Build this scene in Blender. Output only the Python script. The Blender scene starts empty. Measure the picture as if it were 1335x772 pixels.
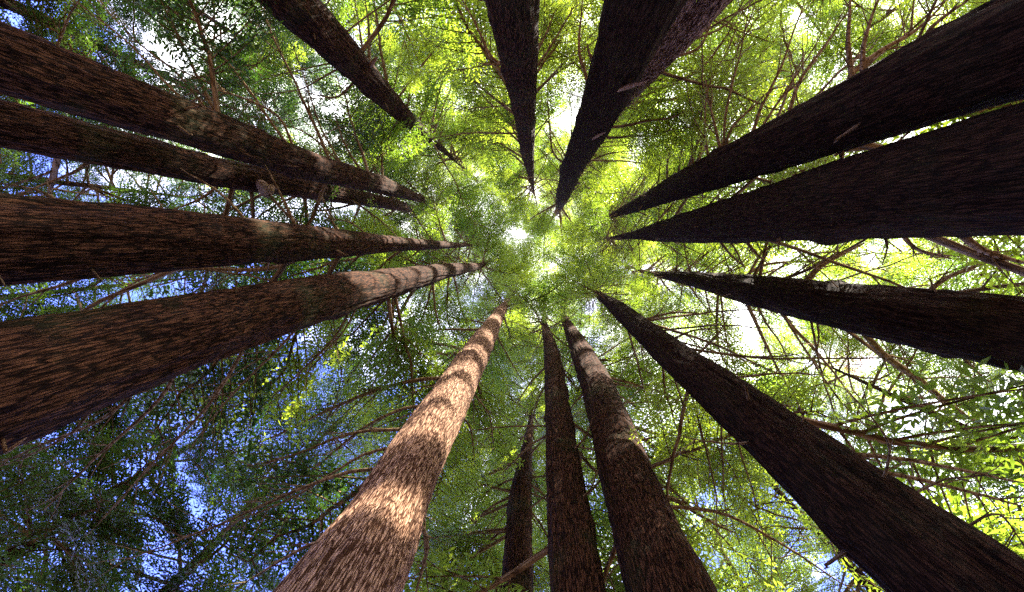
import bpy, math, numpy as np
from mathutils import Matrix, Vector
S = bpy.context.scene
C = S.collection
rad = math.radians
rng = np.random.default_rng(11)

DBG = print

# ------------------------------------------------------------------ camera
PW, PH, FPX = 1335.0, 772.0, 640.0
VPU, VPV = 708.0, 315.0                      # where the vertical vanishes in the photograph
CAM = np.array([0.0, 0.0, 1.45])
cam = bpy.data.cameras.new('camera')
camo = bpy.data.objects.new('camera', cam)
C.objects.link(camo)
cam.sensor_width = 36.0
cam.lens = FPX / PW * 36.0
cam.clip_start = 0.05
cam.clip_end = 4000
# camera axes for a lens aimed at the zenith: X right, image-up = -Y world; then tilt so the zenith lands on (VPU, VPV)
zc = np.array([(VPU - PW / 2) / FPX, -(VPV - PH / 2) / FPX, -1.0])   # zenith direction in camera space
zc /= np.linalg.norm(zc)
q = Vector(zc).rotation_difference(Vector((0, 0, -1)))
R0 = Matrix(((1, 0, 0), (0, -1, 0), (0, 0, -1)))
RM = R0 @ q.to_matrix()
camo.matrix_world = Matrix.Translation(Vector(CAM)) @ RM.to_4x4()
S.camera = camo
RW = np.array(RM)                            # camera -> world


def ray(u, v):
    d = RW @ np.array([(u - PW / 2) / FPX, -(v - PH / 2) / FPX, -1.0])
    return d / np.linalg.norm(d)


def proj(P):
    q_ = (np.asarray(P) - CAM) @ RW
    z = np.maximum(-q_[..., 2], 1e-3)
    return PW / 2 + q_[..., 0] / z * FPX, PH / 2 - q_[..., 1] / z * FPX, -q_[..., 2]


def at_dist(u, v, D):                        # point seen at (u, v), D metres away horizontally
    d = ray(u, v)
    return CAM + d * (D / math.hypot(d[0], d[1]))


def at_height(u, v, h):
    d = ray(u, v)
    return CAM + d * ((h - CAM[2]) / d[2])


# ------------------------------------------------------------------ light
sd = ray(1086, -120)
SUN_EL = math.asin(sd[2])
SUN_ROT = math.atan2(sd[0], sd[1])
W = bpy.data.worlds.new("World")
S.world = W
W.use_nodes = True
sky = W.node_tree.nodes.new('ShaderNodeTexSky')
sky.sky_type = 'NISHITA'
sky.sun_disc = False
sky.sun_elevation = SUN_EL
sky.sun_rotation = SUN_ROT
sky.air_density = 1.0
sky.dust_density = 0.4
sky.ozone_density = 4.0
_n, _l = W.node_tree.nodes, W.node_tree.links
_tc = _n.new('ShaderNodeTexCoord')
_cn = _n.new('ShaderNodeTexNoise')               # broken white cloud over deep blue, thicker towards the sun
_cn.inputs['Scale'].default_value = 3.2
_cn.inputs['Detail'].default_value = 7
_cn.inputs['Roughness'].default_value = 0.6
_l.new(_tc.outputs['Generated'], _cn.inputs[0])
_dt = _n.new('ShaderNodeVectorMath')
_dt.operation = 'DOT_PRODUCT'
_l.new(_tc.outputs['Generated'], _dt.inputs[0])
_dt.inputs[1].default_value = tuple(float(x) for x in sd)
_ma = _n.new('ShaderNodeMath')
_ma.operation = 'MULTIPLY_ADD'
_l.new(_dt.outputs['Value'], _ma.inputs[0])
_ma.inputs[1].default_value = 0.5
_l.new(_cn.outputs[0], _ma.inputs[2])
_mr = _n.new('ShaderNodeMapRange')
_mr.inputs['From Min'].default_value = 0.70
_mr.inputs['From Max'].default_value = 0.88
_l.new(_ma.outputs[0], _mr.inputs[0])
_mx = _n.new('ShaderNodeMixRGB')
_l.new(_mr.outputs[0], _mx.inputs[0])
_tn = _n.new('ShaderNodeMixRGB')
_tn.blend_type = 'MULTIPLY'
_tn.inputs[0].default_value = 1.0
_tn.inputs[2].default_value = (0.74, 0.64, 1.3, 1)
_l.new(sky.outputs[0], _tn.inputs[1])
_l.new(_tn.outputs[0], _mx.inputs[1])
_mx.inputs[2].default_value = (4.2, 4.2, 4.3, 1)
_l.new(_mx.outputs[0], _n['Background'].inputs[0])
W.node_tree.nodes['Background'].inputs[1].default_value = 0.15
sl = bpy.data.lights.new('sun', 'SUN')
sl.energy = 5.0
sl.angle = rad(0.53)
sl.color = (1.0, 0.93, 0.82)
so = bpy.data.objects.new('sun', sl)
C.objects.link(so)
so.rotation_euler = Vector(sd).to_track_quat('Z', 'Y').to_euler()
so.location = (0, 0, 60)
S.view_settings.view_transform = 'Standard'
S.view_settings.look = 'None'
S.view_settings.gamma = 1.0
S.view_settings.use_curve_mapping = False
S.view_settings.exposure = 3.0
S.cycles.max_bounces = 5
S.cycles.diffuse_bounces = 2
S.cycles.transmission_bounces = 3
S.cycles.glossy_bounces = 2
S.cycles.use_denoising = False
SUNV = np.array(sd)

# ------------------------------------------------------------------ materials


def mat(name):
    m = bpy.data.materials.new(name)
    m.use_nodes = True
    nt = m.node_tree
    return m, nt, nt.nodes, nt.nodes['Principled BSDF'], lambda a, b: nt.links.new(a, b)


def ramp(N, stops):
    r = N.new('ShaderNodeValToRGB')
    el = r.color_ramp.elements
    while len(el) > 2:
        el.remove(el[-1])
    for i, (p, c) in enumerate(stops):
        e = el[i] if i < 2 else el.new(p)
        e.position = p
        e.color = (*c, 1)
    return r


def bark_material(name, dark, mid, pale, moss=0.0, fine=1.0, grain='z'):
    m, nt, N, P, L = mat(name)
    tc = N.new('ShaderNodeTexCoord')
    mp = N.new('ShaderNodeMapping')
    mp.inputs['Scale'].default_value = {'z': (30 * fine, 30 * fine, 3.4 * fine), 'x': (4 * fine, 30 * fine, 30 * fine), 'none': (16, 16, 16)}[grain]
    L(tc.outputs['Object'], mp.inputs[0])
    n1 = N.new('ShaderNodeTexNoise')                       # fibrous strips
    n1.inputs['Scale'].default_value = 1.0
    n1.inputs['Detail'].default_value = 8
    n1.inputs['Roughness'].default_value = 0.7
    n1.inputs['Distortion'].default_value = 0.3
    L(mp.outputs[0], n1.inputs[0])
    mp2 = N.new('ShaderNodeMapping')
    mp2.inputs['Scale'].default_value = {'z': (34 * fine, 34 * fine, 2.2 * fine), 'x': (2 * fine, 22 * fine, 22 * fine), 'none': (12, 12, 12)}[grain]
    L(tc.outputs['Object'], mp2.inputs[0])
    vo = N.new('ShaderNodeTexVoronoi')                     # dark furrows between the strips
    vo.feature = 'DISTANCE_TO_EDGE'
    vo.inputs['Scale'].default_value = 1.0
    wv = N.new('ShaderNodeMixRGB')
    wv.inputs[0].default_value = 0.3
    L(mp2.outputs[0], wv.inputs[1])
    n3 = N.new('ShaderNodeTexNoise')
    n3.inputs['Scale'].default_value = 1.2
    n3.inputs['Detail'].default_value = 3
    L(mp2.outputs[0], n3.inputs[0])
    L(n3.outputs['Color'], wv.inputs[2])
    L(wv.outputs[0], vo.inputs[0])
    fr = N.new('ShaderNodeMapRange')
    fr.inputs['From Min'].default_value = 0.0
    fr.inputs['From Max'].default_value = 0.13
    fr.inputs['To Min'].default_value = 0.45
    L(vo.outputs['Distance'], fr.inputs[0])
    hh = N.new('ShaderNodeMath')
    hh.operation = 'MULTIPLY'
    L(n1.outputs[0], hh.inputs[0])
    L(fr.outputs[0], hh.inputs[1])
    n2 = N.new('ShaderNodeTexNoise')
    n2.inputs['Scale'].default_value = 0.9
    n2.inputs['Detail'].default_value = 4
    L(tc.outputs['Object'], n2.inputs[0])
    r = ramp(N, [(0.18, dark), (0.40, mid), (0.62, pale)])
    L(hh.outputs[0], r.inputs[0])
    mx = N.new('ShaderNodeMixRGB')
    mx.blend_type = 'MIX'
    r2 = ramp(N, [(0.5, (0, 0, 0)), (0.72, (moss, moss, moss))])
    L(n2.outputs[0], r2.inputs[0])
    L(r2.outputs[0], mx.inputs[0])
    L(r.outputs[0], mx.inputs[1])
    mx.inputs[2].default_value = (0.05, 0.07, 0.025, 1)
    L(mx.outputs[0], P.inputs['Base Color'])
    P.inputs['Roughness'].default_value = 0.95
    P.inputs['Specular IOR Level'].default_value = 0.06
    b = N.new('ShaderNodeBump')
    b.inputs['Strength'].default_value = 0.9
    b.inputs['Distance'].default_value = 0.05
    L(hh.outputs[0], b.inputs['Height'])
    L(b.outputs[0], P.inputs['Normal'])
    return m


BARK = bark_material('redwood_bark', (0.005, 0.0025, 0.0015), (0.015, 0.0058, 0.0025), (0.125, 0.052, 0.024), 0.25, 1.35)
BARK_GREY = bark_material('pale_brightened_bark', (0.025, 0.011, 0.006), (0.078, 0.032, 0.015), (0.55, 0.33, 0.205), 0.05, 1.5)  # naturally paler bark, pale tone raised to put sun brightness into the colour
BARK_BLACK = bark_material('shade_toned_bark', (0.004, 0.002, 0.0015), (0.016, 0.006, 0.0024), (0.055, 0.023, 0.011), 0.1, 1.35)  # bark darkened: shade on the right-hand trunks put into the colour
TWIG = bark_material('branch_bark', (0.04, 0.022, 0.012), (0.16, 0.10, 0.052), (0.34, 0.24, 0.14), 0.25, 1.0, 'x')
TWIG_LONG = bark_material('long_branch_bark', (0.06, 0.035, 0.018), (0.20, 0.13, 0.065), (0.38, 0.27, 0.16), 0.25, 1.0, 'none')
WOOD = bark_material('splintered_wood', (0.16, 0.08, 0.04), (0.34, 0.19, 0.10), (0.45, 0.3, 0.18), 0.0, 2)


def leaf_material(name, c0, c1, trans, seed_scale=1.0):
    m, nt, N, P, L = mat(name)
    out = N['Material Output']
    oi = N.new('ShaderNodeObjectInfo')
    tc = N.new('ShaderNodeTexCoord')
    no = N.new('ShaderNodeTexNoise')
    no.inputs['Scale'].default_value = 2.3
    no.inputs['Detail'].default_value = 3
    L(tc.outputs['Object'], no.inputs[0])
    ad = N.new('ShaderNodeMath')
    ad.operation = 'ADD'
    L(no.outputs[0], ad.inputs[0])
    L(oi.outputs['Random'], ad.inputs[1])
    mu = N.new('ShaderNodeMath')
    mu.operation = 'MULTIPLY'
    mu.inputs[1].default_value = 0.62
    L(ad.outputs[0], mu.inputs[0])
    r = ramp(N, [(0.2, c0), (0.75, c1)])
    L(mu.outputs[0], r.inputs[0])
    P.inputs['Roughness'].default_value = 0.55
    P.inputs['Specular IOR Level'].default_value = 0.3
    L(r.outputs[0], P.inputs['Base Color'])
    t = N.new('ShaderNodeBsdfTranslucent')
    mx2 = N.new('ShaderNodeMixRGB')
    mx2.blend_type = 'MULTIPLY'
    mx2.inputs[0].default_value = 1.0
    L(r.outputs[0], mx2.inputs[1])
    mx2.inputs[2].default_value = (*trans, 1)
    L(mx2.outputs[0], t.inputs[0])
    a = N.new('ShaderNodeAddShader')
    L(P.outputs[0], a.inputs[0])
    L(t.outputs[0], a.inputs[1])
    L(a.outputs[0], out.inputs['Surface'])
    return m


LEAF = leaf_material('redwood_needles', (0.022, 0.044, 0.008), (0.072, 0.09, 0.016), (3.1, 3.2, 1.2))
LEAF_DARK = leaf_material('shade_toned_needles', (0.007, 0.021, 0.005), (0.026, 0.042, 0.007), (1.9, 2.2, 1.0))  # darker copy of the needles, foliage shade put into the colour
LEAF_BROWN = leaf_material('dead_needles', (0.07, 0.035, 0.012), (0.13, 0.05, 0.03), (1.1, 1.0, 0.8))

m, nt, N, P, L = mat('forest_floor')
tc = N.new('ShaderNodeTexCoord')
n1 = N.new('ShaderNodeTexNoise')
n1.inputs['Scale'].default_value = 1.4
n1.inputs['Detail'].default_value = 9
L(tc.outputs['Object'], n1.inputs[0])
r = ramp(N, [(0.35, (0.03, 0.018, 0.01)), (0.55, (0.09, 0.05, 0.028)), (0.7, (0.06, 0.07, 0.025))])
L(n1.outputs[0], r.inputs[0])
L(r.outputs[0], P.inputs['Base Color'])
P.inputs['Roughness'].default_value = 1
b = N.new('ShaderNodeBump')
b.inputs['Distance'].default_value = 0.08
L(n1.outputs[0], b.inputs['Height'])
L(b.outputs[0], P.inputs['Normal'])
FLOOR = m

# ------------------------------------------------------------------ helpers


def mesh_from(name, V, F, material, smooth=True):
    """V (n,3); F list of arrays (k,3) or (k,4)."""
    me = bpy.data.meshes.new(name)
    V = np.asarray(V, dtype=np.float32)
    F = [f for f in (F if isinstance(F, list) else [F]) if len(f)]
    loops = np.concatenate([np.asarray(f, dtype=np.int32).ravel() for f in F])
    tot = np.concatenate([np.full(len(f), f.shape[1], dtype=np.int32) for f in F])
    start = np.concatenate([[0], np.cumsum(tot)[:-1]]).astype(np.int32)
    me.vertices.add(len(V))
    me.vertices.foreach_set('co', V.ravel())
    me.loops.add(len(loops))
    me.loops.foreach_set('vertex_index', loops)
    me.polygons.add(len(tot))
    me.polygons.foreach_set('loop_start', start)
    me.polygons.foreach_set('loop_total', tot)
    me.polygons.foreach_set('use_smooth', np.full(len(tot), smooth))
    me.update(calc_edges=True)
    me.validate()
    me.materials.append(material)
    return me


def link(name, me, parent=None, label=None, kind=None):
    o = bpy.data.objects.new(name, me)
    C.objects.link(o)
    if parent:
        o.parent = parent
    if label:
        o['label'] = label
    if kind:
        o['kind'] = kind
    return o


class Geo:
    def __init__(self):
        self.V, self.Q, self.n = [], [], 0

    def tube(self, pts, radii, sides=6, cap=True):
        pts = np.asarray(pts, float)
        radii = np.asarray(radii, float)
        n = len(pts)
        T = np.gradient(pts, axis=0)
        T /= np.linalg.norm(T, axis=1)[:, None] + 1e-9
        a = np.array([0, 0, 1.0]) if abs(T[0][2]) < 0.9 else np.array([1.0, 0, 0])
        U = np.cross(T, a)
        U /= np.linalg.norm(U, axis=1)[:, None] + 1e-9
        Wv = np.cross(T, U)
        th = np.arange(sides) / sides * 2 * math.pi
        ring = pts[:, None, :] + radii[:, None, None] * (np.cos(th)[None, :, None] * U[:, None, :] + np.sin(th)[None, :, None] * Wv[:, None, :])
        self.V.append(ring.reshape(-1, 3))
        i = np.arange(n - 1)[:, None] * sides
        j = np.arange(sides)[None, :]
        j2 = (j + 1) % sides
        Q = np.stack([i + j, i + j2, i + sides + j2, i + sides + j], -1).reshape(-1, 4) + self.n
        self.Q.append(Q)
        self.n += n * sides

    def mesh(self, name, material):
        return mesh_from(name, np.concatenate(self.V), [np.concatenate(self.Q)], material)


# ------------------------------------------------------------------ branch and foliage prototypes


def curve_axis(L, n, droop, bend, r, wob=0.045):
    t = np.linspace(0, 1, n)
    w = r.normal(0, wob, (n, 2)).cumsum(0) * np.sqrt(1.0 / n) * 2.0
    x = t * L
    y = (bend * t ** 2 + w[:, 0] * t) * L
    z = (-droop * t ** 2 + w[:, 1] * t * 0.7) * L
    return np.stack([x, y, z], 1)


def make_branch(seed, L=3.0, leafy=True, leaf=LEAF, tuft=False):
    r = np.random.default_rng(seed)
    g = Geo()
    n = 14
    ax = curve_axis(L, n, r.uniform(0.05, 0.2), r.uniform(-0.14, 0.14), r, 0.045 if leafy else 0.02)
    t = np.linspace(0, 1, n)
    g.tube(ax, (0.034 if leafy and not tuft else 0.021) * (1 - t) ** 0.75 + 0.005, 6)
    LV = []
    yax = np.array([0, 1.0, 0])
    nt_ = 14 if tuft else 24 if leafy else 5
    for k in range(nt_):
        tt = (0.5 + .49 * (k + r.uniform(0, .8)) / nt_) if tuft else 0.16 + 0.83 * (k + r.uniform(0, .8)) / nt_
        p = np.array([np.interp(tt, t, ax[:, c]) for c in range(3)])
        side = 1 if k % 2 else -1
        ang = rad(r.uniform(38, 68))
        ln = L * (0.42 * (1 - tt) ** 0.7 + 0.10) * r.uniform(0.65, 1.2)
        if not leafy:
            ln *= .7
        d = np.array([math.cos(ang), side * math.sin(ang), r.uniform(-0.12, 0.10)])
        m_ = 7
        s = np.linspace(0, 1, m_)
        q_ = p + s[:, None] * d * ln
        q_[:, 2] -= 0.14 * ln * s ** 2
        q_[:, 0] += 0.14 * ln * s ** 2
        g.tube(q_, 0.011 * (1 - s) + 0.003, 3)
        if not leafy:
            continue
        ns = max(3, int(ln / 0.085))
        for j in range(ns):
            sj = (j + 0.5 + r.uniform(-.3, .3)) / ns
            pj = np.array([np.interp(sj, s, q_[:, c]) for c in range(3)])
            for sd2 in (-1, 1):
                if r.random() < 0.12:
                    continue
                a2 = rad(r.uniform(35, 70)) * sd2
                ca, sa = math.cos(a2), math.sin(a2)
                d2 = np.array([d[0] * ca - d[1] * sa, d[0] * sa + d[1] * ca, r.uniform(-0.3, 0.18)])
                l2 = (0.10 + 0.20 * (1 - sj)) * r.uniform(0.6, 1.3)
                nl = max(3, int(l2 / 0.031))
                for e in range(nl):
                    u = (e + r.random()) / nl
                    b0 = pj + d2 * l2 * u
                    a3 = rad(r.uniform(25, 75)) * (1 if e % 2 else -1)
                    ca, sa = math.cos(a3), math.sin(a3)
                    d3 = np.array([d2[0] * ca - d2[1] * sa, d2[0] * sa + d2[1] * ca, d2[2] + r.normal(0, .35)])
                    d3 /= np.linalg.norm(d3)
                    LV.append((b0, d3, r.uniform(0.075, 0.13), r.uniform(0.024, 0.038), r.normal(0, .5)))
    bm_ = g.mesh('branch_%d' % seed, TWIG)
    if not leafy:
        return bm_, None, ax
    B = np.array([x[0] for x in LV])
    D = np.array([x[1] for x in LV])
    ll = np.array([x[2] for x in LV])[:, None]
    ww = np.array([x[3] for x in LV])[:, None]
    tw = np.array([x[4] for x in LV])[:, None]
    up = np.array([0, 0, 1.0]) + np.zeros_like(D)
    sdv = np.cross(D, up)
    sdv /= np.linalg.norm(sdv, axis=1)[:, None] + 1e-9
    nv = np.cross(sdv, D)
    sdv = sdv * np.cos(tw) + nv * np.sin(tw)
    V = np.stack([B, B + D * ll * .5 + sdv * ww * .5, B + D * ll, B + D * ll * .5 - sdv * ww * .5], 1)
    n_ = len(B)
    Q = np.arange(n_ * 4).reshape(n_, 4)
    area = float((ll * ww * .5).sum())
    fm = mesh_from('foliage_%d' % seed, V.reshape(-1, 3), [Q], leaf, smooth=False)
    samp = (B + D * ll * .5)[r.choice(n_, 90, replace=False)]
    allp = (B + D * ll * .5)[r.choice(n_, 700, replace=False)]
    return bm_, (fm, samp, area, allp), ax


LEAFY = []
for sdn in range(14):
    LEAFY.append(make_branch(100 + sdn, leaf=LEAF))
LEAFY_D = []
for sdn in range(7):
    LEAFY_D.append(make_branch(200 + sdn, leaf=LEAF_DARK))
TUFT = [make_branch(500 + k, tuft=True) for k in range(5)]  # end tufts added to cast shade between the sun bands
BROWN = [make_branch(300 + k, leaf=LEAF_BROWN) for k in range(2)]
BARE = [make_branch(400 + k, leafy=False) for k in range(9)]
DBG('leaf variant quads', [len(x[1][0].polygons) for x in LEAFY], 'area', LEAFY[0][1][2])

# ------------------------------------------------------------------ trunks


def vnoise(x, y, px, r_tab):
    """value noise, periodic in x with period px"""
    xi = np.floor(x).astype(int)
    yi = np.floor(y).astype(int)
    fx = x - xi
    fy = y - yi
    fx = fx * fx * (3 - 2 * fx)
    fy = fy * fy * (3 - 2 * fy)
    h = lambda a, b: r_tab[(a % px) % r_tab.shape[0], b % r_tab.shape[1]]
    return (h(xi, yi) * (1 - fx) + h(xi + 1, yi) * fx) * (1 - fy) + (h(xi, yi + 1) * (1 - fx) + h(xi + 1, yi + 1) * fx) * fy


def trunk_mesh(name, axis, radii, seed, sides=120, dz=0.13, material=BARK, depth=0.038):
    """axis (n,3) local points from ground to tip; radii (n,)"""
    r = np.random.default_rng(seed)
    tab = r.random((256, 256))
    z0, z1 = axis[0][2], axis[-1][2]
    zz = np.arange(z0, z1 + dz, dz)
    cx = np.interp(zz, axis[:, 2], axis[:, 0])
    cy = np.interp(zz, axis[:, 2], axis[:, 1])
    k = np.ones(15) / 15                                   # soften the kinks of the measured axis
    pad = lambda a: np.convolve(np.pad(a, 7, mode='edge'), k, mode='valid')
    cx, cy = pad(cx), pad(cy)
    rr = pad(np.interp(zz, axis[:, 2], radii))
    th = np.arange(sides) / sides * 2 * math.pi
    TH, ZZ = np.meshgrid(th, zz)
    swirl = 0.25 * np.sin(ZZ * 0.35 + seed)
    X = (TH + 0) / (2 * math.pi)
    big = vnoise(X * 7 + swirl * 0, ZZ * 0.28, 7, tab) - .5
    n1 = vnoise((X * 34 + 1.3 * vnoise(X * 9, ZZ * 0.9, 9, tab)), ZZ * 0.5, 34, tab)
    n2 = vnoise(X * 58, ZZ * 3.4 + 40, 58, tab)
    ridge = 1 - np.abs(n1 * 2 - 1)
    flute = 0.05 * np.exp(-(ZZ - z0) / 2.2) * np.sin(TH * 5 + seed)
    Rr = rr[:, None]
    disp = depth * np.minimum(1, Rr / 0.4) * (ridge - .5) * 1.2 + depth * .6 * (n2 - .5) * np.minimum(1, Rr / .4) + Rr * (0.09 * big + 0.07 * (vnoise(X * 11 + 3, ZZ * 0.8 + 9, 11, tab) - .5) + flute)
    for _ in range(15):                                    # knots and burls
        a0, zb, sz = r.uniform(0, 6.283), r.uniform(z0 + 1, z1 - 3), r.uniform(.10, .32)
        rb = float(np.interp(zb, zz, rr))
        da = (TH - a0 + math.pi) % (2 * math.pi) - math.pi
        disp = disp + min(sz * .25, rb * .14) * np.exp(-((da * rb) ** 2 + ((ZZ - zb) / 1.3) ** 2) / (sz * .8) ** 2)
    Rr = Rr + disp
    V = np.stack([cx[:, None] + Rr * np.cos(TH), cy[:, None] + Rr * np.sin(TH), ZZ], -1).reshape(-1, 3)
    n = len(zz)
    i = np.arange(n - 1)[:, None] * sides
    j = np.arange(sides)[None, :]
    j2 = (j + 1) % sides
    Q = np.stack([i + j, i + j2, i + sides + j2, i + sides + j], -1).reshape(-1, 4)
    cap = np.array([[(n - 1) * sides + a, (n - 1) * sides + (a + 1) % sides, n * sides] for a in range(sides)])
    V = np.vstack([V, [[cx[-1], cy[-1], zz[-1] + 0.1]]])
    return mesh_from(name, V, [Q, cap], material)


# name, label, D, crown height, [(u, v, width)...] measured down the trunk, tip last
RING = [
    ('redwood_tree', 'dark redwood from the upper left edge with small sun spots high on its trunk', 6.6, BARK,
     [(0, 75, 84), (110, 117, 80), (202, 146, 68), (300, 180, 55), (390, 212, 40), (500, 242, 22), (545, 258, 10)]),
    ('redwood_tree', 'thinner shadowy redwood under the sun-spotted one, carrying a pale snapped branch stub', 8.0, BARK,
     [(0, 160, 60), (101, 184, 54), (202, 205, 48), (286, 226, 42), (400, 245, 30), (520, 268, 13)]),
    ('redwood_tree', 'redwood almost level in view from the left edge, thin sun marks on its upper rim', 5.0, BARK,
     [(0, 312, 112), (152, 313, 92), (303, 314, 62), (448, 318, 35), (507, 318, 20), (600, 320, 6)]),
    ('redwood_tree', 'very wide brown redwood from the lower left edge, sun bands curving round its upper trunk', 4.5, BARK,
     [(12, 500, 156), (158, 456, 118), (330, 410, 76), (442, 384, 52), (508, 370, 37), (578, 354, 20), (625, 347, 8)]),
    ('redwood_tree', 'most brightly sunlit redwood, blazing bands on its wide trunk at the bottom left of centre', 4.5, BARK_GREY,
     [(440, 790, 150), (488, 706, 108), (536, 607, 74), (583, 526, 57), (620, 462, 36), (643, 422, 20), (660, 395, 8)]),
    ('redwood_tree', 'slender reddish brown redwood rising nearly upright from bottom centre, in full shade', 5.5, BARK,
     [(753, 772, 71), (725, 512, 29), (719, 458, 19), (714, 438, 12), (709, 418, 6)]),
    ('redwood_tree', 'redwood right of bottom centre with small sun patches laddering up its dark trunk', 5.8, BARK,
     [(875, 772, 112), (845, 700, 85), (810, 600, 65), (782, 512, 46), (758, 458, 27), (737, 418, 10)]),
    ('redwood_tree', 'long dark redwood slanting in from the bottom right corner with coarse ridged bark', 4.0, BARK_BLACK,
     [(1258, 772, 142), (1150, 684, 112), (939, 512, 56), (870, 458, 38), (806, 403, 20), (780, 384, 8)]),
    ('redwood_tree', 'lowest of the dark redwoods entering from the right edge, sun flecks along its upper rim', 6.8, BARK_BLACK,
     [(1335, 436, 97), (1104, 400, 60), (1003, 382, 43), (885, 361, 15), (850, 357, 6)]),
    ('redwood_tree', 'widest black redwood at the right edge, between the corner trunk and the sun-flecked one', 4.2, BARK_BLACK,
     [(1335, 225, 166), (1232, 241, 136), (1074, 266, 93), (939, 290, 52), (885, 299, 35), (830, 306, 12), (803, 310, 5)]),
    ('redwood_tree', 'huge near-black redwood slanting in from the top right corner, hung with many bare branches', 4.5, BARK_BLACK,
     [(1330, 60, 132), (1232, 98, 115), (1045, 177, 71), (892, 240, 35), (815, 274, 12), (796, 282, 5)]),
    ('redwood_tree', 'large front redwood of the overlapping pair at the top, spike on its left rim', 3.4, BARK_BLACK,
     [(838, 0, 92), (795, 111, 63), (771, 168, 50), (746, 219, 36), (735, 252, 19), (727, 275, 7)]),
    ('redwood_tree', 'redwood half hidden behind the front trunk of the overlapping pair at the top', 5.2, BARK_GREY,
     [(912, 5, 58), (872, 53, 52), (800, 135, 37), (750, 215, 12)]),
    ('redwood_tree', 'tapering redwood alone at top centre, its tip ending in a white sky gap', 4.2, BARK,
     [(669, 0, 70), (682, 128, 33), (688, 200, 16), (694, 240, 5)]),
    ('redwood_tree', 'redwood left of top centre whose slanting trunk vanishes into bright green leaves', 7.5, BARK,
     [(378, 0, 57), (467, 90, 37), (520, 145, 22), (560, 180, 11), (592, 208, 4)]),
    ('redwood_tree', 'dim distant redwood at the bottom between the blazing trunk and the slender upright one', 9.5, BARK,
     [(675, 772, 42), (678, 650, 30), (685, 600, 17), (691, 555, 6)]),
]
TREES = []


def seglist(meas):
    return np.array([(u, v, w) for u, v, w in meas], float)


for k, (nm, lab, D, bmat, meas) in enumerate(RING):
    pts, rads = [], []
    for (u, v, w) in meas:
        p = at_dist(u, v, D)
        _, _, dep = proj(p)
        pts.append(p)
        rads.append(w / 2 * dep / FPX)
    pts, rads = np.array(pts), np.array(rads)
    o_ = np.argsort(pts[:, 2])
    pts, rads = pts[o_], rads[o_]
    rads = np.minimum.accumulate(rads) if True else rads
    # down to the ground with a flare, up to the leader
    r1 = rads[0]
    low = [(pts[0][0], pts[0][1], 0.0), (pts[0][0], pts[0][1], 0.5), (pts[0][0], pts[0][1], 1.4)]
    lowr = [r1 * 1.55, r1 * 1.25, r1 * 1.1]
    top = pts[-1].copy()
    tipz = top[2] + 11.5
    A = np.array(low + [tuple(p) for p in pts] + [(top[0], top[1], top[2] + 5), (top[0], top[1], tipz)])
    Rr = np.array(lowr + list(rads) + [rads[-1] * .55, 0.02])
    base = np.array([A[0][0], A[0][1], 0.0])
    e = link(nm, None)
    e.location = base
    e['label'] = lab
    e['category'] = 'tree'
    e['group'] = 'redwood trunks standing in a ring round the camera'
    tr = link('trunk', trunk_mesh('trunk', A - base, Rr, 20 + k, material=bmat), e)
    TREES.append(dict(root=e, base=base, A=A, R=Rr, D=D, meas=seglist(meas), ztop=tipz, zvis=top[2], ring=True, n=0))

# background trees beyond the ring: (u, v) a point of its trunk, D, height, trunk radius, label
BACK = [
    (60, 15, 15, 27, .22, 'background tree whose leaves fill the top left corner above the sun-spotted trunk'),
    (250, 20, 17, 30, .2, 'background tree against bright sky between the sun-spotted trunk and the slanting one'),
    (520, 20, 13, 31, .2, 'background tree with yellow-green leaves right of the slanting trunk left of top centre'),
    (590, 60, 18, 34, .2, 'background tree left of the lone top trunk, beside a white gap at the edge'),
    (745, 20, 12, 32, .16, 'background tree in the narrow gap between the lone top trunk and the overlapping pair'),
    (985, 30, 13, 30, .2, 'background tree of yellowish leaves behind the fan of bare branches at upper right'),
    (1150, 20, 16, 28, .2, 'background tree of dull olive leaves above the top right corner trunk'),
    (1330, 330, 17, 29, .2, 'background tree showing in the slot between the two right edge trunks'),
    (1250, 560, 14, 27, .2, 'background tree with yellow-green leaves between the sun-flecked trunk and the bottom right corner one'),
    (1080, 700, 12, 26, .18, 'background tree under the bottom right slanting trunk, next to big bluish sky gaps'),
    (960, 750, 16, 31, .18, 'background tree right beside the trunk with the ladder of sun patches'),
    (600, 740, 14, 29, .18, 'background tree of dark green leaves right of the blazing sunlit trunk'),
    (270, 740, 13, 27, .2, 'background tree at bottom left in front of the widest blue sky patch'),
    (90, 690, 15, 26, .22, 'background tree making the darkest green mass in the bottom left corner'),
    (40, 385, 18, 28, .18, 'background tree peeping through the wedge between the two left edge trunks'),
    (30, 235, 19, 30, .2, 'background tree in the thin strip above the level trunk on the left'),
]
for k, (u, v, D, H, r0, lab) in enumerate(BACK):
    p = at_dist(u, v, D)
    ln = rng.normal(0, .4, 2)
    base = np.array([p[0], p[1], 0.0])
    A = np.array([[0, 0, 0], [0, 0, .6], [ln[0] * .3, ln[1] * .3, H * .4], [ln[0], ln[1], H]]) + base
    Rr = np.array([r0 * 1.7, r0 * 1.2, r0 * .8, .02])
    e = link('background_tree', None)
    e.location = base
    e['label'] = lab
    e['category'] = 'tree'
    e['group'] = 'background trees behind the ring'
    link('trunk', trunk_mesh('trunk', A - base, Rr, 60 + k, sides=40, dz=.5), e)
    TREES.append(dict(root=e, base=base, A=A, R=Rr, D=D, meas=None, ztop=H, zvis=H * .5, ring=False, n=0))


def axis_at(t, z):
    A = t['A']
    return np.array([np.interp(z, A[:, 2], A[:, 0]), np.interp(z, A[:, 2], A[:, 1]), z]), float(np.interp(z, A[:, 2], t['R']))


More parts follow.
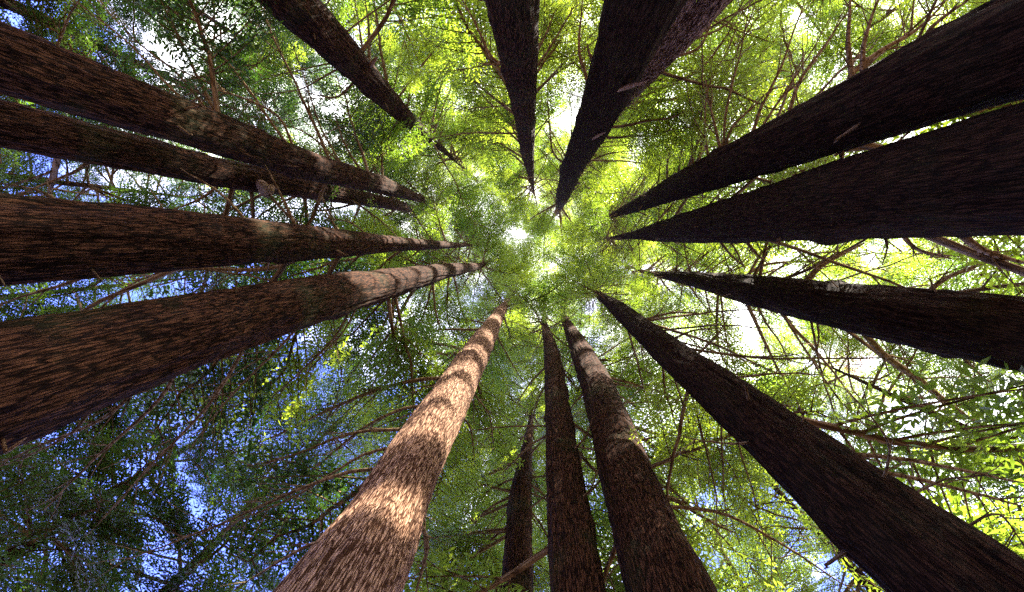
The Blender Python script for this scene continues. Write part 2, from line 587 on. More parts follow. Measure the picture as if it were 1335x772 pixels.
# ------------------------------------------------------------------ where leaves may hang
def hits_trunk(P, allow=True, margin=0.0):
    """fraction of the points P that hang between the camera and a visible trunk"""
    u, v, dep = proj(P)
    hd = np.hypot(P[:, 0] - CAM[0], P[:, 1] - CAM[1])
    bad = np.zeros(len(P), bool)
    for t in TREES:
        if not t['ring']:
            continue
        mm = t['meas']
        near = (hd < t['D'] + .15) & (dep > 0)
        if not near.any():
            continue
        for (a, b_) in zip(mm[:-1], mm[1:]):
            d = b_[:2] - a[:2]
            l2 = (d ** 2).sum()
            s = ((u - a[0]) * d[0] + (v - a[1]) * d[1]) / l2
            s0 = -3.0 if a is mm[0] else 0.0
            sc = np.clip(s, s0, 1)
            dx = u - (a[0] + d[0] * sc)
            dy = v - (a[1] + d[1] * sc)
            w = a[2] + (b_[2] - a[2]) * sc
            bad |= near & (s >= s0) & (s <= 1) & (np.hypot(dx, dy) < w * .5 + 1 + margin)
    if allow:
        if rng.random() < .2:
            bad &= ~((u > 320) & (u < 470) & (v > 185) & (v < 275))
        bad &= ~((u > 515) & (u < 580) & (v > 130) & (v < 200))
    return bad.mean()


# gaps of open sky, (u, v, radius) in photograph pixels
GAPS = [(573, 15, 14), (690, 250, 11), (870, 232, 12), (912, 235, 10), (618, 375, 10), (722, 292, 7),
        (150, 22, 16), (205, 55, 22), (232, 85, 20), (290, 35, 18), (275, 10, 12), (235, 555, 17), (215, 580, 12), (208, 738, 22), (290, 700, 14),
        (1075, 735, 20), (1098, 760, 12), (950, 645, 14), (915, 690, 10), (1060, 30, 16), (1035, 12, 10), (1000, 105, 10), (970, 140, 12), (1330, 140, 20),
        (1130, 338, 16), (1010, 330, 10), (1190, 205, 10), (1170, 570, 13), (1195, 590, 9), (545, 20, 8), (640, 268, 8), (775, 330, 7),
        (958, 420, 8), (985, 450, 10), (300, 680, 14), (155, 690, 10), (655, 215, 6), (30, 400, 14), (160, 385, 9), (260, 640, 8),
        (1240, 150, 10), (840, 350, 7), (1310, 630, 12), (1325, 660, 10), (575, 60, 6), (1340, 370, 14)]
GAPS = np.array(GAPS, float)
GAPS[:, 2] *= .78
CELL, MARG = 20, 260
GW, GH = int((PW + 2 * MARG) / CELL) + 1, int((PH + 2 * MARG) / CELL) + 1
COV = np.zeros((GH, GW))
TGT = np.zeros((GH, GW))
_tab = np.random.default_rng(5).random((64, 64))
for gy in range(GH):
    for gx in range(GW):
        u, v = gx * CELL - MARG + CELL / 2, gy * CELL - MARG + CELL / 2
        # leaf area index by region: thick in the dark masses, thin where the sky speckles through
        b_, var = 2.4, 1.0
        if u < 560:
            b_ = 2.9
        if u < 520 and v > 500:
            b_, var = 2.3, .35
        if u > 840:
            b_ = 1.7
        if u < 350 and v < 130:
            b_, var = 2.4, .6
        if u < 420 and 220 < v < 300:
            b_, var = 1.8, .9
        if u < 300 and 350 < v < 430:
            b_ = 1.0
        if u < 140 and v > 600:
            b_ = 3.6
        if u > 900 and v > 600:
            b_, var = 1.9, .9
        if 560 < u < 720 and v > 440:
            b_ = 4.2
        if 480 < u < 640 and v < 300:
            b_ = 2.9
        if abs(u - VPU) < 130 and abs(v - VPV) < 100:
            b_, var = 2.9, .6
        nz = vnoise(np.array([u / 55 + 10.]), np.array([v / 55 + 10.]), 64, _tab)[0] * .65 + vnoise(np.array([u / 24 + 10.]), np.array([v / 24 + 20.]), 64, _tab)[0] * .35
        TGT[gy, gx] = b_ * (1 - .75 * var + 1.5 * var * nz)
        if u < -20 or v < -20 or u > PW + 20 or v > PH + 20:
            TGT[gy, gx] = 1.6

# sun corridors: (tree index, photo point, radius m) the light reaches these trunk points
SUNPTS = []
for (ti, u, v, rr_) in [(4, 642, 424, .32), (4, 626, 450, .26), (4, 610, 478, .28), (4, 595, 506, .36), (4, 574, 541, .55), (4, 545, 597, .36), (4, 575, 598, .24), (4, 472, 742, .34),
                        (3, 446, 378, .45), (3, 462, 372, .3), (3, 486, 366, .5), (3, 512, 360, .4), (3, 537, 356, .5), (3, 562, 352, .5), (3, 588, 348, .6), (3, 612, 346, .6),
                        (2, 500, 312, .5), (2, 540, 316, .6), (2, 575, 318, .7), (2, 415, 297, .3), (2, 320, 288, .25),
                        (6, 760, 465, .55), (6, 768, 490, .5), (6, 775, 512, .4), (6, 820, 612, .3), (6, 808, 580, .25), (6, 745, 440, .6),
                        (0, 401, 201, .28), (0, 500, 238, .4), (14, 545, 162, .5), (14, 482, 84, .2),
                        (8, 990, 368, .3), (8, 1105, 375, .25), (9, 1190, 195, .35), (13, 690, 215, .4)]:
    D = RING[ti][2]
    SUNPTS.append((at_dist(u, v, D), rr_ * .85))


# trunk points that lie in shade: leaves must hang between them and the sun
SH, SHT = [], []
for ti, (nm, lab, D, bm__, meas) in enumerate(RING):
    t = TREES[ti]
    for z in np.arange(2.0, t['zvis'] + .1, .42):
        a_ = np.array([np.interp(z, t['A'][:, 2], t['A'][:, 0]), np.interp(z, t['A'][:, 2], t['A'][:, 1]), z])
        r_ = float(np.interp(z, t['A'][:, 2], t['R']))
        side = np.array([-SUNV[1], SUNV[0], 0]) / math.hypot(SUNV[0], SUNV[1])
        for sg in ((-.55, .55) if r_ > .3 else (0,)):
            p_ = a_ + side * r_ * sg
            if min((np.linalg.norm(p_ - q_) / (rr2 * 1.1 + r_ * .25) for q_, rr2 in SUNPTS)) > 1:
                SH.append(p_)
                SHT.append(ti)
SH = np.array(SH)
SHT = np.array(SHT)
SHC = np.zeros(len(SH))
SHR = 0.36


def shade_add(P, area_each):
    d = P[None] - SH[:, None]
    s = d @ SUNV
    pe = (d ** 2).sum(-1) - s ** 2
    return ((s > .5) & (pe < SHR ** 2)).sum(1) * area_each / (math.pi * SHR ** 2)


def in_gap(u, v, shrink=1.0):
    d = np.hypot(u[:, None] - GAPS[None, :, 0], v[:, None] - GAPS[None, :, 1])
    return (d < GAPS[None, :, 2] * shrink).any(1).mean()


def blocks_sun(P):
    worst = 0.0
    for p, rr_ in SUNPTS:
        d = P - p
        s = d @ SUNV
        perp = np.linalg.norm(d - s[:, None] * SUNV, axis=1)
        m__ = s > .3
        f = (m__ & (perp < rr_)).mean()
        worst = max(worst, f + (m__ & (perp < rr_ * .8)).sum() * .004)
    return worst


def branch_matrix(p, az, pitch, roll, sc):
    M = Matrix.Translation(Vector(p)) @ Matrix.Rotation(az, 4, 'Z') @ Matrix.Rotation(-pitch, 4, 'Y') @ Matrix.Rotation(roll, 4, 'X') @ Matrix.Scale(sc, 4)
    return M


def apply(M, P):
    A = np.array(M)
    return P @ A[:3, :3].T + A[:3, 3]


def add_branch(t, proto, M, leaf_on=True):
    bm_, fol, ax = proto
    Ml = Matrix.Translation(-Vector(t['base'])) @ M
    b_ = link('branch', bm_, t['root'])
    b_.matrix_basis = Ml
    if fol is not None and leaf_on:
        link('foliage', fol[0], b_, kind='stuff')
    t['n'] += 1
    return b_


CAPN = 290
NR = len(RING)
made = 0
for it in range(60000):
    if it % 2000 == 0:
        ins = COV < TGT
    k = int(rng.integers(len(TREES)))
    t = TREES[k]
    if t['n'] >= 150:
        continue
    ring = t['ring']
    zlo = 9.0 if ring else 6.5
    z = zlo + (t['ztop'] - .5 - zlo) * rng.random() ** (0.75 if ring else .9)
    if ring and rng.random() < .25:
        z = rng.uniform(t['zvis'], t['ztop'] - .4)
    az = rng.random() * 2 * math.pi
    p, rr_ = axis_at(t, z)
    out = math.atan2(t['base'][1], t['base'][0])
    dang = abs((az - out + math.pi) % (2 * math.pi) - math.pi)
    frac = (z - zlo) / (t['ztop'] - zlo)
    if ring and z < t['zvis'] * .75 and dang > 1.75:
        continue
    Lm = (4.6 if ring else 4.2) * (1 - frac) ** .6 * rng.uniform(.55, 1.15) + (2.2 if frac > .6 else .9)
    sc = Lm / 3.0
    pitch = rng.normal(-.15 + .5 * frac, .18)
    off = rng.random() < .0
    M = branch_matrix(p + np.array([math.cos(az), math.sin(az), 0]) * rr_ * .8, az, pitch, rng.normal(0, .3), sc)
    u0, v0 = proj(p)[:2]
    pool = LEAFY
    pr = pool[int(rng.integers(len(pool)))]
    P = apply(M, pr[1][1])
    u, v, dep = proj(P)
    if dep.min() < 4:
        continue
    gx = ((u + MARG) / CELL).astype(int)
    gy = ((v + MARG) / CELL).astype(int)
    ok = (gx >= 0) & (gx < GW) & (gy >= 0) & (gy < GH)
    if ok.mean() < .6:
        continue
    gx, gy = gx[ok], gy[ok]
    amt = pr[1][2] * sc * sc / 90 * (FPX ** 2 / dep[ok] ** 2) * .8 / CELL ** 2
    deficit = TGT[gy, gx] - COV[gy, gx]
    if np.clip(deficit, -1.2, .6).mean() < .04:
        continue
    if in_gap(u[ok], v[ok]) > .05:
        continue
    if hits_trunk(P, True, 2.0) > 0.0:
        continue
    if blocks_sun(apply(M, pr[1][3])) > 0.012:
        continue
    uc, vc = u.mean(), v.mean()
    # shade-coloured needles at the left, a few dead sprays at lower right
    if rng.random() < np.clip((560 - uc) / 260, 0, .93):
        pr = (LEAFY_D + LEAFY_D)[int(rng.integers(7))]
    elif k == len(RING) + 8 and 1040 < uc and 440 < vc < 620 and rng.random() < .18:
        pr = BROWN[int(rng.integers(2))]
    np.add.at(COV, (gy, gx), amt)
    SHC += shade_add(P, pr[1][2] * sc * sc / 90)
    add_branch(t, pr, M)
    made += 1
DBG('leafy branches', made, 'mean cov', COV[13:51, 13:79].mean(), 'target', TGT[13:51, 13:79].mean(), [t['n'] for t in TREES])


# extra branches added to the crowns to throw shade on trunks below
extra = 0
STG = 2.5
for it in range(10000):
    short = np.flatnonzero(SHC < STG)
    if not len(short):
        break
    if rng.random() < .4:
        s5 = short[SHT[short] == 4]
        short = s5 if len(s5) else short
    tp = SH[short[int(rng.integers(len(short)))]]
    s0_ = rng.uniform(5, 26)
    q0_ = tp + SUNV * s0_
    near_t = [k for k, t in enumerate(TREES) if 8 < q0_[2] < t['ztop'] - .5 and .3 < math.hypot(*(axis_at(t, q0_[2])[0] - q0_)[:2]) < 4.2 and t['n'] < 230]
    if not near_t:
        continue
    k = near_t[int(rng.integers(len(near_t)))]
    t = TREES[k]
    ring = t['ring']
    z = min(q0_[2] + rng.uniform(-.2, .6), t['ztop'] - .4)
    p, rr_ = axis_at(t, z)
    az = math.atan2(q0_[1] - p[1], q0_[0] - p[0]) + rng.normal(0, .15)
    frac = np.clip((z - 9) / (t['ztop'] - 9), 0, 1)
    dist_ = math.hypot(q0_[0] - p[0], q0_[1] - p[1])
    tuft_ = it > 2500 or rng.random() < .4
    sc = np.clip(dist_ * (rng.uniform(1.05, 1.3) if tuft_ else rng.uniform(1.2, 1.9)), 1.2, 5.2) / 3
    pr = TUFT[int(rng.integers(len(TUFT)))] if tuft_ else LEAFY[int(rng.integers(len(LEAFY)))]
    M = branch_matrix(p + np.array([math.cos(az), math.sin(az), 0]) * rr_ * .8, az, rng.normal(-.15 + .5 * frac, .18), rng.normal(0, .3), sc)
    P = apply(M, pr[1][1])
    u, v, dep = proj(P)
    if dep.min() < 8.5 or math.hypot(u.mean() - VPU, v.mean() - VPV) < 70:
        continue
    if it % 1 == 0:
        # quick look at how much missing shade this one gives
        c = P.mean(0) - SH
        s_ = c @ SUNV
        near = ((c ** 2).sum(1) - s_ ** 2 < 2.2 ** 2) & (s_ > 0) & (SHC < STG)
        if near.sum() < 1:
            continue
    add_ = shade_add(P, pr[1][2] * sc * sc / 90)
    gain = np.minimum(add_, np.maximum(STG - SHC, 0)).sum()
    gx = ((u + MARG) / CELL).astype(int)
    gy = ((v + MARG) / CELL).astype(int)
    ok = (gx >= 0) & (gx < GW) & (gy >= 0) & (gy < GH)
    over = 0.0
    if ok.any():
        over = np.clip(COV[gy[ok], gx[ok]] - TGT[gy[ok], gx[ok]] - .8, 0, None).sum() / 90
    if gain < (.25 if tuft_ else .5) + 1.2 * over:
        continue
    if (ok.any() and in_gap(u[ok], v[ok]) > .08) or hits_trunk(P, True, 2.0) > 0 or blocks_sun(apply(M, pr[1][3])) > 0.012:
        continue
    SHC += add_
    if ok.any():
        np.add.at(COV, (gy[ok], gx[ok]), pr[1][2] * sc * sc / 90 * (FPX ** 2 / dep[ok] ** 2) * .8 / CELL ** 2)
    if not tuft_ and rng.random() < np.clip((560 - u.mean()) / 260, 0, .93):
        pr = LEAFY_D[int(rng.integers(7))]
    add_branch(t, pr, M)
    extra += 1
DBG('shade branches', extra, 'points short of shade', (SHC < 1.2).sum(), len(SH))

# ------------------------------------------------------------------ bare branches, loose
nb = 0
for it in range(22000):
    k = int(rng.integers(len(TREES)))
    t = TREES[k]
    if t.get('nb', 0) >= ((125 if 6 <= k <= 12 else 90 if k in (3, 4) else 55) if t['ring'] else 22):
        continue
    z = 6.5 + (t['ztop'] - 8) * rng.random() ** .6
    az = rng.random() * 2 * math.pi
    p, rr_ = axis_at(t, z)
    out = math.atan2(t['base'][1], t['base'][0])
    dang = abs((az - out + math.pi) % (2 * math.pi) - math.pi)
    if t['ring'] and z < 16 and dang > 1.9:
        continue
    if t['ring'] and dang > .95 and z < 24 and rng.random() < .75:
        continue
    sc = rng.uniform(.5, 2.2 if t['ring'] and dang < 1 else 1.4) * (1.0 if z < 20 else .6)
    pr = BARE[int(rng.integers(len(BARE)))]
    M = branch_matrix(p + np.array([math.cos(az), math.sin(az), 0]) * rr_ * .8, az, rng.normal(-.25, .3), rng.random() * 6, sc)
    P = apply(M, pr[2])[3:]
    if hits_trunk(P, False, 1.0) > 0.0 or (z > 9 and rng.random() < .75 and blocks_sun(P) > 0):
        continue
    add_branch(t, pr, M)
    t['nb'] = t.get('nb', 0) + 1
    nb += 1
# thin shoots round the leaders
for t in TREES:
    if not t['ring']:
        continue
    for q_ in range(26):
        z = t['zvis'] - 5 + (t['ztop'] - t['zvis'] + 4.5) * rng.random()
        p, rr_ = axis_at(t, z)
        az = rng.random() * 2 * math.pi
        add_branch(t, BARE[int(rng.integers(len(BARE)))], branch_matrix(p, az, rng.uniform(0, .8), rng.random() * 6, rng.uniform(.25, .65)))
DBG('bare branches', nb)

# ------------------------------------------------------------------ branches one can pick out in the photograph
# (tree, [(u, v) from the trunk outwards], width px at the trunk, rise in metres along it)
HERO = [
    (10, [(1103, 120), (1103, 60), (1108, -10)], 9, -.3), (10, [(1110, 118), (1124, 60), (1148, -10)], 8, -.2),
    (10, [(972, 195), (990, 140), (1018, 90), (1035, 40), (1053, -5)], 5, .3), (10, [(1008, 165), (1040, 105), (1074, 61), (1107, 15)], 6, .2),
    (10, [(935, 205), (945, 140), (962, 84), (978, -5)], 4, .3), (10, [(925, 215), (919, 180), (920, 135), (930, 90)], 4, .3),
    (10, [(940, 205), (935, 180), (926, 141), (918, 98)], 5, .3), (10, [(1077, 130), (1110, 90), (1160, 60), (1205, 37), (1240, -5)], 8, .2),
    (10, [(1190, 75), (1205, 45), (1235, 20), (1270, -5)], 8, .2), (10, [(935, 200), (950, 168), (975, 145), (1003, 118)], 5, .3),
    (10, [(890, 232), (905, 190), (940, 150), (990, 118)], 4, .4), (10, [(900, 228), (899, 170), (925, 110), (955, 60), (970, 10)], 4, .6),
    (10, [(960, 200), (1000, 155), (1030, 110), (1058, 70), (1085, 20)], 4, .4), (10, [(870, 245), (868, 215), (880, 170), (885, 120)], 3, .4),
    (10, [(1097, 190), (1097, 213)], 9, 0),
    (10, [(985, 190), (1030, 150), (1060, 130), (1095, 90), (1140, 60)], 5, .4), (10, [(880, 240), (889, 195), (915, 150)], 3, .4),
    (12, [(838, 128), (862, 118), (895, 103), (930, 70)], 4, .2), (12, [(850, 115), (885, 108), (919, 88), (966, 20)], 5, .3),
    (12, [(825, 150), (860, 147), (890, 141)], 3, .2), (12, [(868, 100), (915, 66), (930, 25), (938, -5)], 5, .2),
    (12, [(880, 80), (940, 40), (985, -5)], 4, .2), (12, [(820, 150), (860, 130), (949, 121), (996, 67), (1033, 30)], 5, .5),
    (8, [(1035, 372), (1070, 345), (1125, 318)], 10, .2), (8, [(1180, 392), (1230, 362), (1290, 340), (1345, 322)], 8, .2),
    (8, [(1000, 395), (1035, 430), (1060, 450), (1110, 515)], 6, .2), (8, [(1095, 415), (1150, 462), (1200, 490), (1240, 522), (1290, 560)], 10, .2),
    (8, [(965, 385), (990, 430), (1010, 470), (1030, 505)], 6, .3), (8, [(975, 385), (1000, 425), (1018, 445), (1028, 475)], 4, .3),
    (8, [(935, 380), (945, 440), (960, 490)], 3, .3), (8, [(1060, 410), (1068, 440), (1062, 470)], 4, .2), (8, [(890, 366), (920, 400), (945, 425)], 3, .3),
    (8, [(1240, 455), (1260, 475), (1290, 500)], 6, .1), (8, [(960, 365), (985, 345), (1040, 340), (1090, 345), (1160, 355)], 4, .4),
    (9, [(1150, 300), (1190, 326), (1240, 338)], 9, .2), (9, [(1215, 300), (1270, 322), (1345, 345)], 15, .2), (9, [(960, 305), (980, 325), (1002, 345)], 7, .2),
    (9, [(925, 305), (950, 330), (975, 350)], 5, .2), (9, [(930, 305), (955, 318), (972, 352)], 4, .2), (9, [(1135, 300), (1160, 318), (1150, 345)], 5, .2),
    (7, [(1060, 575), (1120, 590), (1200, 602), (1345, 632)], 8, .2), (7, [(1075, 595), (1150, 612), (1230, 632), (1345, 662)], 8, .2),
    (7, [(1150, 640), (1240, 622), (1275, 624)], 5, .2), (7, [(1270, 640), (1300, 660), (1345, 730)], 5, .1), (7, [(980, 520), (1010, 528), (1035, 530)], 5, .2),
    (7, [(1045, 565), (1050, 545), (1038, 525)], 4, .2), (7, [(935, 480), (975, 490), (1040, 485), (1090, 490)], 4, .3), (7, [(900, 470), (930, 445), (960, 400)], 3, .3),
    (7, [(1140, 660), (1165, 590), (1150, 560), (1110, 515)], 5, .4), (7, [(870, 440), (905, 430), (940, 428)], 4, .3), (7, [(835, 410), (880, 405), (935, 410)], 4, .3),
    (7, [(990, 595), (960, 580), (900, 572)], 5, .2),
    (6, [(800, 545), (840, 560), (880, 573), (985, 605)], 6, .3), (6, [(830, 640), (880, 650), (935, 685), (960, 695)], 9, .3), (6, [(850, 650), (940, 665), (1000, 700), (1110, 772)], 6, .4),
    (6, [(815, 600), (850, 640), (885, 632)], 4, .2), (6, [(790, 520), (815, 555), (865, 595), (880, 610)], 4, .3), (6, [(785, 490), (820, 505), (870, 498)], 3, .3),
    (6, [(765, 470), (800, 470), (840, 480)], 3, .3), (6, [(860, 700), (890, 722), (915, 745)], 6, .1), (6, [(775, 500), (745, 530), (735, 565)], 3, .2),
    (6, [(800, 600), (770, 640), (752, 670)], 4, .2), (6, [(830, 710), (800, 740), (788, 760)], 4, .1),
    (5, [(738, 560), (752, 590), (765, 600)], 4, .1), (5, [(742, 600), (765, 570), (775, 540)], 4, .2), (5, [(748, 660), (770, 640), (782, 610)], 4, .1),
    (5, [(712, 560), (690, 580), (650, 620)], 4, .2), (5, [(715, 470), (690, 500), (665, 540)], 3, .2), (5, [(722, 470), (745, 490), (755, 520)], 3, .2),
    (4, [(535, 600), (500, 612), (450, 593 + 20), (303, 674), (168, 728)], 6, .5), (4, [(555, 555), (500, 560), (450, 563), (387, 593), (320, 610)], 6, .5),
    (4, [(460, 690), (404, 707), (303, 768)], 7, .1), (4, [(627, 423), (575, 431), (520, 440)], 4, .3), (4, [(612, 455), (541, 462), (484, 468)], 4, .3),
    (4, [(590, 485), (524, 495), (445, 525), (350, 570), (280, 600)], 6, .6), (4, [(565, 657), (560, 704), (538, 780)], 9, -.2), (4, [(600, 530), (615, 560), (618, 600)], 4, .1),
    (4, [(640, 425), (665, 470), (685, 500)], 3, .2), (4, [(612, 500), (640, 540), (645, 590)], 3, .2), (4, [(575, 520), (520, 530), (470, 560), (400, 620), (330, 650)], 5, .6),
    (4, [(540, 570), (470, 590), (400, 640), (280, 690)], 5, .3),
    (3, [(263, 470), (219, 512), (118, 603), (60, 660)], 7, .5), (3, [(350, 440), (280, 522), (195, 610), (130, 680)], 6, .6), (3, [(250, 470), (152, 545), (60, 580), (-10, 610)], 7, .3),
    (3, [(180, 510), (100, 560), (20, 600)], 7, .1), (3, [(565, 362), (567, 404), (578, 435)], 4, .2), (3, [(552, 366), (521, 408), (511, 445), (480, 520)], 5, .4),
    (3, [(530, 375), (500, 425), (460, 485), (430, 540)], 4, .4), (3, [(515, 378), (512, 440), (505, 480)], 4, .3), (3, [(470, 390), (440, 440), (400, 480), (330, 540)], 4, .5),
    (3, [(420, 400), (370, 450), (310, 510), (240, 600)], 4, .5), (3, [(480, 385), (450, 430), (390, 500)], 3, .5), (3, [(590, 356), (600, 400), (612, 430)], 3, .2),
    (2, [(420, 335), (360, 364 - 8), (286, 352), (202, 357), (145, 387)], 7, .3), (2, [(180, 340), (101, 367), (34, 386), (-10, 402)], 8, .2), (2, [(345, 292), (293, 256), (235, 222)], 5, .3),
    (2, [(395, 296), (367, 256), (345, 215)], 6, .3), (2, [(450, 305), (425, 275), (408, 258)], 4, .3), (2, [(230, 295), (212, 270), (195, 245)], 4, .2),
    (2, [(490, 312), (460, 290), (420, 282)], 3, .3), (2, [(500, 326), (460, 340), (400, 345)], 4, .3), (2, [(470, 322), (430, 345), (380, 360), (330, 370)], 4, .4),
    (2, [(130, 275), (60, 250), (-10, 238)], 6, .2),
    (0, [(440, 215), (388, 115), (354, 47), (335, -5)], 5, .6), (0, [(395, 200), (320, 111), (263, 37), (225, -10)], 4, .5), (0, [(302, 165), (236, 61), (206, -5)], 5, .3),
    (0, [(303, 165), (235, 100), (169, 51), (125, -5)], 4, .3), (0, [(280, 155), (162, 51), (95, 0)], 4, .3), (0, [(455, 225), (420, 170), (405, 130), (380, 60)], 3, .5),
    (0, [(480, 232), (450, 190), (438, 150)], 4, .3), (0, [(470, 230), (430, 200), (400, 170), (330, 150)], 3, .4), (0, [(230, 140), (150, 100), (60, 60)], 4, .3),
    (0, [(60, 90), (90, 20), (110, -10)], 5, .2), (0, [(395, 195), (370, 150), (300, 120), (230, 112)], 4, .5),
    (1, [(430, 250), (390, 240), (345, 235)], 4, .2), (1, [(300, 235), (260, 260), (210, 280)], 5, .2), (1, [(140, 200), (100, 225), (20, 260)], 6, .2),
    (1, [(330, 240), (385, 290), (395, 320)], 5, .3), (1, [(450, 262), (500, 290), (520, 310)], 3, .3),
    (14, [(484, 100), (482, 34), (477, -5)], 6, .2), (14, [(482, 90), (470, 40), (462, -5)], 4, .2), (14, [(515, 130), (494, 50), (487, -5)], 5, .3),
    (14, [(560, 178), (578, 101), (622, 44)], 3, .5), (14, [(530, 150), (540, 90), (520, 30)], 3, .4), (14, [(450, 90), (390, 120), (340, 122)], 3, .2),
    (14, [(545, 165), (560, 120), (600, 60)], 3, .4), (14, [(470, 100), (440, 130), (400, 121)], 4, .1),
    (13, [(656, 98), (639, 78), (625, 37), (600, -5)], 5, .2), (13, [(680, 175), (610, 172), (560, 180)], 3, .4), (13, [(678, 160), (640, 125), (600, 100)], 3, .3),
    (13, [(684, 195), (650, 160), (580, 130)], 3, .4), (13, [(700, 95), (705, 60), (725, 10)], 4, .2), (13, [(697, 130), (720, 100), (750, 80)], 3, .2), (13, [(660, 85), (640, 85), (620, 82)], 4, .1),
    (13, [(697, 110), (712, 70), (735, 30), (755, -5)], 4, .3),
    (11, [(757, 140), (753, 67), (760, -5)], 6, .3), (11, [(775, 85), (800, 20), (795, -5)], 4, .0), (11, [(765, 95), (767, 70), (766, 57)], 8, .1), (11, [(740, 215), (720, 205), (716, 150), (712, 100)], 3, .4),
    (11, [(728, 262), (700, 280), (685, 292)], 3, .2), (11, [(727, 270), (715, 295), (708, 308)], 3, .1), (11, [(729, 270), (732, 300), (735, 320)], 3, .2),
    (11, [(731, 268), (745, 290), (760, 300)], 3, .2), (11, [(747, 235), (780, 250), (800, 262)], 3, .2), (11, [(755, 225), (790, 200), (830, 195)], 3, .2),
    (15, [(669, 586 + 10), (618, 627), (568, 660)], 7, .3), (15, [(672, 650), (608, 680), (565, 702)], 5, .2), (15, [(668, 690), (618, 722), (575, 761)], 6, .2),
    (15, [(676, 640), (640, 660), (600, 700), (560, 772)], 4, .2), (15, [(690, 560), (660, 600), (640, 640)], 4, .2),
]


def along_tree_height(t, u, v):
    """height at which the tree's axis is seen nearest to the photo point (u, v)"""
    zs = np.linspace(2.5, t['ztop'], 300)
    P = np.array([axis_at(t, z)[0] for z in zs])
    uu, vv, _ = proj(P)
    return zs[np.argmin(np.hypot(uu - u, vv - v))]


for (k, uv, w, rise) in HERO:
    t = TREES[k]
    h0 = along_tree_height(t, *uv[0])
    start, rr_ = axis_at(t, h0)
    n = len(uv)
    P = [start]
    for i, (u, v) in enumerate(uv):
        if i == 0:
            if n == 2:
                P[0] = at_height(u, v, h0)
            else:
                continue
        # keep the branch on its own side: roughly level, a little rise, never nearer than its tree
        h = h0 + rise * h0 / 10.0 * i / (n - 1) * -1.0
        P.append(at_height(u, v, max(h, 3.0)))
    P = np.array(P)
    # resample smoothly with a little wander
    s = np.concatenate([[0], np.cumsum(np.linalg.norm(np.diff(P, axis=0), axis=1))])
    m_ = 16
    ss = np.linspace(0, s[-1], m_)
    Q = np.stack([np.interp(ss, s, P[:, c]) for c in range(3)], 1)
    for _ in range(3):
        Q[1:-1] = (Q[:-2] + 2 * Q[1:-1] + Q[2:]) / 4
    Q[2:] += rng.normal(0, .006 * s[-1], (m_ - 2, 3)).cumsum(0) * .35
    r0 = w / 2 * (P[0][2] - CAM[2]) / FPX
    tt = np.linspace(0, 1, m_)
    g = Geo()
    base = t['base']
    g.tube(Q - base, r0 * (1 - tt) ** .8 * .85 + r0 * .18, 8)
    if n > 2:
        for j in range(int(4 + s[-1] * 2.2)):                     # side twigs
            ti = rng.uniform(.2, .98)
            i0 = min(int(ti * (m_ - 1)), m_ - 2)
            q0 = Q[i0] + (Q[i0 + 1] - Q[i0]) * (ti * (m_ - 1) - i0)
            d = Q[i0 + 1] - Q[i0]
            d /= np.linalg.norm(d)
            d = d + rng.normal(0, .55, 3) * np.array([1, 1, .5])
            d /= np.linalg.norm(d)
            ln = s[-1] * rng.uniform(.08, .3)
            a = np.linspace(0, 1, 6)[:, None]
            q1 = q0 + d * ln * a + rng.normal(0, .12, 3) * ln * a ** 2
            if hits_trunk(q1, False) > 0:
                continue
            g.tube(q1 - base, r0 * .32 * (1 - a[:, 0]) * (1 - ti * .5) + .004, 4)
    link('branch', g.mesh('branch', TWIG_LONG), t['root'])

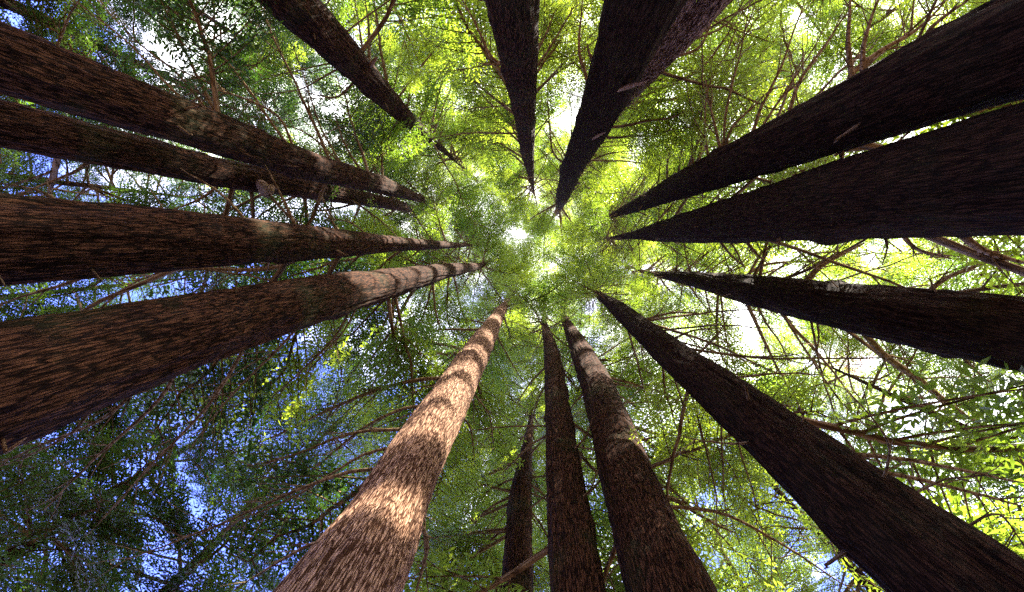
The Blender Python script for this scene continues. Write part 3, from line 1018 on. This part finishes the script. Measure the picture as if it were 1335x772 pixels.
# broken stubs of pale wood
for (k, uv, w) in [(1, [(348, 250), (336, 236)], 17), (11, [(797, 119), (844, 106)], 6), (11, [(757, 187), (790, 172)], 5), (14, [(484, 84), (492, 74)], 6), (3, [(8, 590), (35, 570)], 5)]:
    t = TREES[k]
    h0 = along_tree_height(t, *uv[0])
    D = t['D'] - .35
    a0, a1 = at_dist(*uv[0], D), at_dist(*uv[1], D - .12)
    if w > 10:
        a1 = at_dist(*uv[1], D - .25)
    r0 = w / 2 * (h0 - CAM[2]) / FPX
    tt = np.linspace(0, 1, 6)[:, None]
    Q = a0 + (a1 - a0) * tt
    inward = axis_at(t, h0)[0]
    Q = np.vstack([inward + (a0 - inward) * .3, Q])
    g = Geo()
    rads = np.array([r0, r0, r0 * .95, r0 * .9, r0 * .8, r0 * .55, r0 * .1])
    g.tube(Q - t['base'], rads, 7)
    me = g.mesh('broken_stub', WOOD)
    link('broken_stub', me, t['root'], label='pale snapped-off branch stub')

# short dead stubs all up the trunks
SG = []
for q_ in range(4):
    g = Geo()
    r_ = np.random.default_rng(700 + q_)
    m_ = 6
    a = np.linspace(0, 1, m_)
    g.tube(np.stack([a * .42, a ** 2 * r_.normal(0, .06), -a ** 2 * .05 + r_.normal(0, .006, m_)], 1), .034 * (1 - .45 * a) + r_.normal(0, .002, m_), 6)
    g.tube(np.stack([.40 + a * .07, np.full(m_, 0.0) + a * .01, -.05 - a * .01], 1), .016 * (1 - a) + .003, 4)
    SG.append(g.mesh('stub_%d' % q_, TWIG))
for t in TREES:
    if not t['ring']:
        continue
    for q_ in range(12):
        z = rng.uniform(4.5, t['zvis'])
        p, rr_ = axis_at(t, z)
        az = rng.random() * 2 * math.pi
        o = link('branch_stub', SG[int(rng.integers(4))], t['root'])
        o.matrix_basis = Matrix.Translation(-Vector(t['base'])) @ branch_matrix(p + np.array([math.cos(az), math.sin(az), 0]) * rr_ * .85, az, rng.uniform(-.5, .6), 0, rng.uniform(.35, .85))

# ------------------------------------------------------------------ ground
n = 90
xs = np.sign(np.linspace(-1, 1, n)) * np.abs(np.linspace(-1, 1, n)) ** 2.6 * 900
X, Y = np.meshgrid(xs, xs)
gt = np.random.default_rng(3).random((128, 128))
Z = (vnoise(X / 2.3 + 500, Y / 2.3 + 500, 128, gt) - .5) * .16 + (vnoise(X / 60 + 50, Y / 60 + 50, 128, gt) - .5) * 3 * np.clip(np.hypot(X, Y) / 60, 0, 1) - .02
i = (np.arange(n - 1)[:, None] * n + np.arange(n - 1)[None, :]).ravel()
Q = np.stack([i, i + 1, i + n + 1, i + n], 1)
link('ground', mesh_from('ground', np.stack([X, Y, Z], -1).reshape(-1, 3), [Q], FLOOR), kind='structure')
